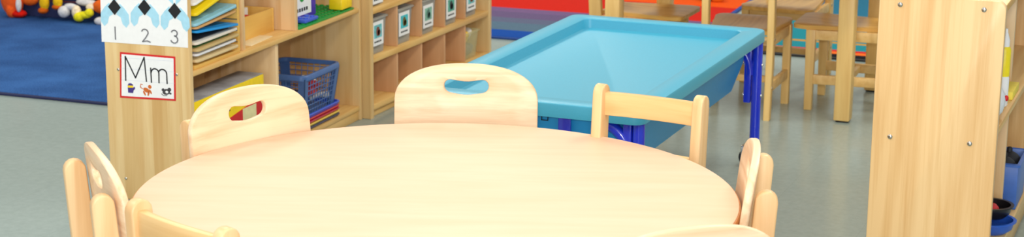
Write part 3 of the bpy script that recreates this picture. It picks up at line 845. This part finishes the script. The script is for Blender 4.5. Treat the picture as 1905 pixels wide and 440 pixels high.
b.faces.new(V[-1]); b.faces.new(V[0][::-1]); obj('lid', b, M_lid, t)
b = BM()      # tub
loops = [(rrect(.045, w-.045, .055, d-.055, .05, 6), BZ-.0385), (rrect(.050, w-.050, .060, d-.060, .05, 6), BZ-.10), (rrect(.078, w-.078, .085, d-.085, .05, 6), BZ-.19), (rrect(.10, w-.10, .11, d-.11, .04, 6), BZ-.20)]
V = [[b.verts.new((u, v, z)) for u, v in L_] for L_, z in loops]; n = len(V[0])
for P, Q in zip(V, V[1:]):
    for j in range(n): b.faces.new((P[j], P[(j+1) % n], Q[(j+1) % n], Q[j]))
b.faces.new(V[0]); b.faces.new(V[-1][::-1]); tb = obj('tub', b, M_tub, t)
b = BM()
lo = [(.372, -.062), (.390, -.062), (.390, -.044), (.372, -.044), (.372, -.062)]
ribbon(b, [(u, BZ+v) for u, v in lo], .002, XZ, .0535, .0560); obj('moulded_mark', b, M_ink, tb)
def band(bm, pts, wx, wy):
    """rectangular steel strip through the points"""
    for p, q in zip(pts, pts[1:]):
        p, q = Vector(p), Vector(q); dd = q-p; L_ = dd.length
        rot = dd.to_track_quat('Z', 'Y').to_matrix().to_4x4()
        box(bm, -wx/2, wx/2, -wy/2, wy/2, -.002, L_+.002, .003, 2, Matrix.Translation(p) @ rot)
def caster(par, x, y):
    b = BM(); t2 = bmesh.new(); lathe(t2, [(.010, -.012), (.028, -.011), (.030, -.006), (.030, .006), (.028, .011), (.010, .012)], 24)
    merge(b, t2, Matrix.Translation((x, y, .0305)) @ Matrix.Rotation(pi/2, 4, 'X')); c = obj('caster', b, M_dark, par)
    b = BM(); box(b, x-.02, x+.02, y-.018, y-.0135, .022, .07, .002); box(b, x-.02, x+.02, y+.0135, y+.018, .022, .07, .002); box(b, x-.02, x+.02, y-.018, y+.018, .066, .072, .002); obj('caster_fork', b, M_chrome, c)
for sx in (0, 1):
    for sy in (0, 1):
        s = 1 if sx == 0 else -1
        lx = .020 if sx == 0 else w-.020; ly = .032 if sy == 0 else d-.032
        b = BM(); tube(b, [(lx, ly, .074), (lx, ly, BZ-.039)], .0165, 16); lg = obj('leg', b, M_steelblue, t)
        caster(lg, lx-.020, ly)
        b = BM()      # curved gusset from under the lid into the leg
        tube(b, [(lx+s*(.022+.085*(1-sin(R(a)))), ly-.001, BZ-.150+.104*cos(R(a))) for a in range(0, 91, 9)], .0155, 14); obj('gusset', b, M_steelblue, lg)
        b = BM(); box(b, min(lx+s*.017, lx+s*.041), max(lx+s*.017, lx+s*.041), ly-.012, ly+.012, .216, BZ-.039, .004); sl = obj('sleeve', b, M_steelblue, lg)
        for z in (.242, .345):
            for dx in (-.0165, .0425):
                b = BM(); blob(b, (lx+s*dx, ly-.004, z), (.0045, .0045, .0045)); obj('bolt', b, M_chrome, sl)
for yy in (.046, d-.046):
    b = BM(); box(b, .424, .460, yy-.004, yy+.004, .20, BZ-.039, .002); obj('support_strap', b, M_steelblue, t)

# ------------------------------------------------------------------ tall shelf at right
RX0, RY0, RD, RL, RH = -.788, 4.35, .306, 1.22, .800
t = thing('display_shelf', 'tall ash wood shelf seen from its end panel with four screws', 'shelf', (RX0, RY0, 0), 0)
s1 = obj('side_panel', panel_side(0, .024, RD, RH, .022), M_oak, t); obj('side_panel', panel_side(RL-.024, RL, RD, RH, .022), M_oak, t)
for x, zz in ((.052, .776), (.254, .778), (.046, .440), (.242, .442), (.046, .10), (.242, .10)): screw(s1, .0062, Matrix.Translation((x, 0, zz)) @ Matrix.Rotation(pi/2, 4, 'X'))
b = BM(); box(b, .004, .012, .024, RL-.024, .05, RH-.02); obj('back_panel', b, M_back, t)
b = BM(); box(b, 0, RD-.004, .024, RL-.024, RH-.034, RH-.014, .002); obj('top_board', b, M_horiz, t)
b = BM(); box(b, .012, RD-.004, .024, RL-.024, .455, .475, .003); obj('shelf_board', b, M_horiz, t)
b = BM(); box(b, .012, RD-.004, .024, RL-.024, .075, .095, .003); obj('base_board', b, M_horiz, t)
b = BM(); box(b, RD-.03, RD-.012, .024, RL-.024, 0, .075, .002); obj('kick_board', b, M_horiz, t)
for z0, z1 in ((.475, RH-.034), (.095, .455)):
    b = BM(); box(b, .012, RD-.04, .60, .62, z0, z1, .002); obj('divider', b, M_vertx, t)
RF = RX0+RD
# glue bottle
t = thing('glue_bottle', 'slim yellow and white bottle standing on the tall shelf', 'bottle', (RF-.030, 4.66, .476), 0)
b = BM(); lathe(b, [(.014, 0), (.016, .004), (.016, .075), (.014, .08)], 20); obj('bottle_base', b, M_paper, t)
b = BM(); lathe(b, [(.0155, .08), (.016, .084), (.016, .150), (.012, .158)], 20); obj('bottle_body', b, plain('bright_yellow', (250, 226, 30), .4), t)
b = BM(); lathe(b, [(.011, .158), (.011, .175), (.005, .195), (.004, .205)], 16); obj('cap', b, M_paper, t)
# white bag with red tag
b = BM(); blob(b, (0, 0, .05), (.036, .075, .052), sub=3); blob(b, (.004, .055, .035), (.03, .045, .036), sub=3); blob(b, (0, -.01, .095), (.018, .030, .022), sub=3); blob(b, (.0, .0, .118), (.022, .012, .016), sub=2)
for v in b.verts: v.co += Vector((.004*sin(70*v.co.y+40*v.co.z), .004*sin(60*v.co.x+80*v.co.z), .003*sin(90*v.co.y)))
for v in b.verts: v.co.z = max(0, v.co.z)
t = tag(obj('plastic_bag', b, plain('white_film', (236, 238, 242), .3, noise=.04), loc=(RF-.040, 4.49, .4755)), 'crumpled white plastic bag on the middle shelf of the tall ash unit', 'bag')
b = BM(); blob(b, (.034, .062, .045), (.006, .008, .008)); obj('red_tag', b, M_red, t)
b = BM(); box(b, -.06, .0, 0, .14, 0, .022, .002); tag(obj('paper_pad', b, plain('yellow_paper', (246, 222, 80), .6), loc=(RF-.01, 4.74, .4755)), 'yellow pad on the middle shelf beside the white bag', 'paper')
# blue bin with dark balls
t = thing('storage_tub', 'small blue tub of dark shapes on the bottom shelf of the tall unit', 'bin', (RF-.15, 5.03, .0955), 0)
M_tubblue = plain('tub_blue', (58, 104, 186), .4)
open_box(t, .14, .20, .13, .005, M_tubblue)
b = BM(); o_ = rrect(-.006, .146, -.006, .206, .012, 4); i_ = rrect(.003, .137, .003, .197, .008, 4)
V = [[b.verts.new((u, v, z)) for u, v in L_] for L_, z in ((o_, .124), (o_, .131), (i_, .133), (i_, .124))]
for P, Q in zip(V, V[1:]+V[:1]):
    for j in range(len(o_)): b.faces.new((P[j], P[(j+1) % len(o_)], Q[(j+1) % len(o_)], Q[j]))
obj('rim', b, M_tubblue, t)
for k, (x, y) in enumerate(((.095, .05), (.10, .12), (.05, .09))):
    b = BM(); blob(b, (0, 0, 0), (.036, .036, .036), sub=3); lathe(b, [(.008, .034), (.008, .044), (.005, .048)], 10)
    tag(obj('toy_ball', b, M_dark, loc=(RF-.15+x, 5.03+y, .0955+.105-(.0 if k < 2 else .04))), ('dark rounded toy nearest in the blue tub', 'dark rounded toy beyond the nearest one in the blue tub', 'dark rounded toy deepest in the blue tub')[k], 'toy', 'dark toys in the blue tub')
# play pans
def pan(x, y, z, r, mat, nm, lb, handle=True):
    t = thing(nm, lb, 'toy dish', (x, y, z), 0)
    b = BM(); lathe(b, [(r*.7, 0), (r*.93, .012), (r, .030), (r+.006, .032), (r+.006, .035), (r-.003, .035), (r*.9, .014), (r*.6, .005)], 36); obj('dish', b, mat, t)
    if handle:
        b = BM(); tube(b, [(-r, 0, .028), (-r-.05, .0, .034), (-r-.10, .0, .034)], [.006, .008, .009], 10); obj('handle', b, mat, t)
    return t
pan(RF-.052, 4.79, .0955, .066, plain('blue_enamel', (44, 96, 200), .3), 'toy_plate', 'blue round toy dish on the bottom shelf under the black pan', False)
pan(RF-.055, 4.805, .134, .058, plain('black_enamel', (28, 26, 30), .3), 'toy_pan', 'black toy pan stacked on the blue dish at the tall shelf')
b = BM(); blob(b, (0, 0, .016), (.022, .026, .016), sub=3); blob(b, (.004, .016, .018), (.012, .012, .012), sub=2); tag(obj('toy_food', b, M_red, loc=(RF-.050, 4.79, .141)), 'small red toy food inside the black pan', 'toy')
t = pan(RF-.075, 4.72, .0955, .012, M_grey, 'toy_cup', 'grey toy cup behind the stacked dishes on the bottom shelf', False)
t.scale = (2.0, 2.0, 3.2)

# ------------------------------------------------------------------ far wooden table
t = thing('wooden_table', 'far rectangular wooden table on thick square legs beyond the blue table', 'table', (-1.69, 6.56, 0), R(0))
for x, y in ((-2.118, 6.226), (-1.252, 6.306), (-1.252, 6.87), (-2.118, 6.87)):
    b = BM(); box(b, x+1.69-.029, x+1.69+.029, y-6.56-.029, y-6.56+.029, .006, .53, .004); lg = obj('leg', b, M_farwood, t)
    b = BM(); box(b, x+1.69-.022, x+1.69+.022, y-6.56-.022, y-6.56+.022, 0, .006, .001); obj('foot_glide', b, M_dark, lg)
b = BM(); prism(b, rrect(-.50, .51, -.39, .36, .05, 6), XY, .53, .558, .006, seg=3); obj('tabletop', b, M_tabletop, t)
b = BM(); box(b, -.42, .43, -.30, -.28, .47, .53, .002); obj('apron', b, M_rail, t)
b = BM(); box(b, -.42, .43, .30, .32, .47, .53, .002); obj('apron', b, M_rail, t)
# toy by the far chairs
b = BM(); blob(b, (0, 0, .05), (.05, .05, .05), sub=3); t = tag(obj('toy_ball', b, M_green, loc=(-2.43, 8.62, .0), ), 'green ball on the floor beyond the far wooden chairs', 'toy')
b = BM(); blob(b, (.055, -.02, .04), (.04, .04, .04), sub=3); obj('orange_side', b, plain('orange_plastic', (240, 140, 40), .5), t)

# ------------------------------------------------------------------ soft toys on the blue rug
M_pl = {k: plain('plush_'+k, c, .95, noise=.18, nscale=80, bump=.5, spec=.1) for k, c in dict(yellow=(232, 186, 30), brown=(196, 92, 24), black=(24, 26, 34), white=(214, 212, 212), lemon=(232, 220, 40), rust=(226, 100, 34), red=(214, 30, 18), navy=(34, 44, 92), blue=(40, 120, 190), cream=(240, 220, 190)).items()}
t = thing('toy_bin', 'low dark fabric bin overflowing with soft toys on the blue rug', 'bin', (-5.31, 6.80, .011), R(5))
open_box(t, .60, .32, .075, .012, plain('dark_mesh_fabric', (40, 48, 92), .8, noise=.3, nscale=120))
b = BM()
for q in ((0, .6, 0, .012), (0, .6, .308, .32), (0, .012, .012, .308), (.588, .6, .012, .308)): box(b, *q, .075, .081, .002)
obj('rim', b, plain('maroon_trim', (84, 28, 40), .7), t)
def plush(label, loc, parts, rz=0):
    t = thing('plush_toy', label, 'soft toy', loc, rz, 'soft toys heaped in the bin')
    for nm, m, bl in parts:
        b = BM()
        for c, r in bl: blob(b, c, r, sub=3)
        obj(nm, b, M_pl[m] if m in M_pl else m, t)
plush('bright orange soft toy with white stripe hanging over the left corner of the bin', (-5.30, 6.755, .011), [
    ('body', M_orange, [((-.012, .01, .085), (.062, .04, .085)), ((-.006, 0, .035), (.030, .035, .042))]), ('head', M_orange, [((-.02, .05, .19), (.06, .055, .055))]),
    ('arm', M_pl['red'], [((.030, .0, .018), (.040, .030, .019))]), ('stripe', M_pl['white'], [((.048, -.022, .065), (.012, .016, .036))]), ('tail', M_pl['rust'], [((.075, .03, .085), (.045, .03, .03))])])
plush('soft toy with yellow legs and brown feet dangling over the bin front', (-5.10, 6.775, .011), [
    ('leg', M_pl['yellow'], [((-.036, 0, .075), (.024, .022, .038))]), ('foot', M_pl['brown'], [((-.040, -.006, .040), (.024, .026, .016))]),
    ('leg', M_pl['yellow'], [((.040, .0, .085), (.022, .022, .030))]), ('foot', M_pl['brown'], [((.037, -.004, .062), (.023, .024, .013))]), ('body', M_pl['brown'], [((.0, .06, .13), (.075, .05, .05))])])
plush('black soft toy lying across the back of the bin', (-4.93, 6.87, .09), [
    ('body', M_pl['black'], [((0, 0, .035), (.085, .05, .05)), ((.07, .01, .04), (.05, .05, .045))]), ('ear', M_pl['blue'], [((.125, .0, .05), (.025, .025, .03))]), ('head', M_pl['black'], [((-.06, 0, .085), (.05, .045, .05))])])
plush('grey white soft toy with a round paw lolling over the bin front', (-5.01, 6.775, .011), [
    ('paw', M_pl['white'], [((-.014, -.004, .042), (.030, .026, .028))]), ('arm', M_pl['white'], [((.016, .008, .066), (.036, .018, .016))]), ('body', M_pl['white'], [((.075, .05, .085), (.055, .03, .018))])])
plush('lemon yellow bone shaped soft toy with white end over the bin front', (-4.92, 6.765, .011), [
    ('bone', M_pl['lemon'], [((-.012, -.006, .026), (.026, .026, .022)), ((.012, .0, .036), (.038, .020, .017)), ((.040, .002, .048), (.022, .020, .019))]), ('end_knob', M_pl['cream'], [((-.034, .006, .046), (.022, .024, .032))])])
plush('rust orange soft toy at the right end of the bin', (-4.83, 6.79, .03), [
    ('body', M_pl['rust'], [((.0, .02, .055), (.055, .04, .034)), ((.035, .01, .03), (.030, .03, .028))]), ('arm', M_pl['cream'], [((-.055, .0, .052), (.026, .020, .016))]), ('foot', M_pl['white'], [((.012, -.022, -.006), (.034, .022, .020))])])

# ------------------------------------------------------------------ light
W = bpy.data.worlds.new('World'); SC.world = W; W.use_nodes = True
W.node_tree.nodes['Background'].inputs[0].default_value = (.95, .98, 1, 1); W.node_tree.nodes['Background'].inputs[1].default_value = .66
def area(name, loc, size, power, rot=(0, 0, 0), col=(1, .98, .94)):
    L_ = bpy.data.lights.new(name, 'AREA'); L_.shape = 'RECTANGLE'; L_.size, L_.size_y = size; L_.energy = power; L_.color = col
    o = bpy.data.objects.new(name, L_); C.objects.link(o); o.location = loc; o.rotation_euler = rot; return o
for i, (x, y) in enumerate(((-3.6, 2.5), (-.6, 2.5), (-3.6, 5.4), (-.6, 5.4), (-3.6, 8.3), (-.6, 8.3))):
    area('ceiling_lamp', (x, y, 2.8), (.6, 1.2), 33, col=(1, .92, .76))
area('window_light', (.6, -2.4, 1.5), (3.0, 1.6), 150, (R(86), 0, R(15)), (.90, .96, 1))

area('camera_flash', (.05, -.15, 1.75), (.20, .12), 48, (R(76), 0, R(22)), (1, .98, .95))

# ------------------------------------------------------------------ camera
f_px, pitch, roll, yaw, H = 3284.99, .2345139, .008344, .3860984, 1.508
F = Vector((-sin(yaw)*cos(pitch), cos(yaw)*cos(pitch), -sin(pitch))); Rt = Vector((cos(yaw), sin(yaw), 0)); U = Rt.cross(F)
r_ = Rt*cos(roll)+U*sin(roll); u_ = -Rt*sin(roll)+U*cos(roll)
cam = bpy.data.cameras.new('Camera'); cam.sensor_width = 36; cam.lens = f_px*36/1905
co = bpy.data.objects.new('Camera', cam); C.objects.link(co)
co.matrix_world = Matrix(((r_.x, u_.x, -F.x, 0), (r_.y, u_.y, -F.y, 0), (r_.z, u_.z, -F.z, H), (0, 0, 0, 1)))
cam.clip_start = .05
cam.dof.use_dof = True; cam.dof.focus_distance = 4.0; cam.dof.aperture_fstop = 8
SC.camera = co
SC.view_settings.view_transform = 'Standard'; SC.view_settings.look = 'None'; SC.view_settings.gamma = 1; SC.view_settings.exposure = .06
SC.view_settings.use_curve_mapping = False
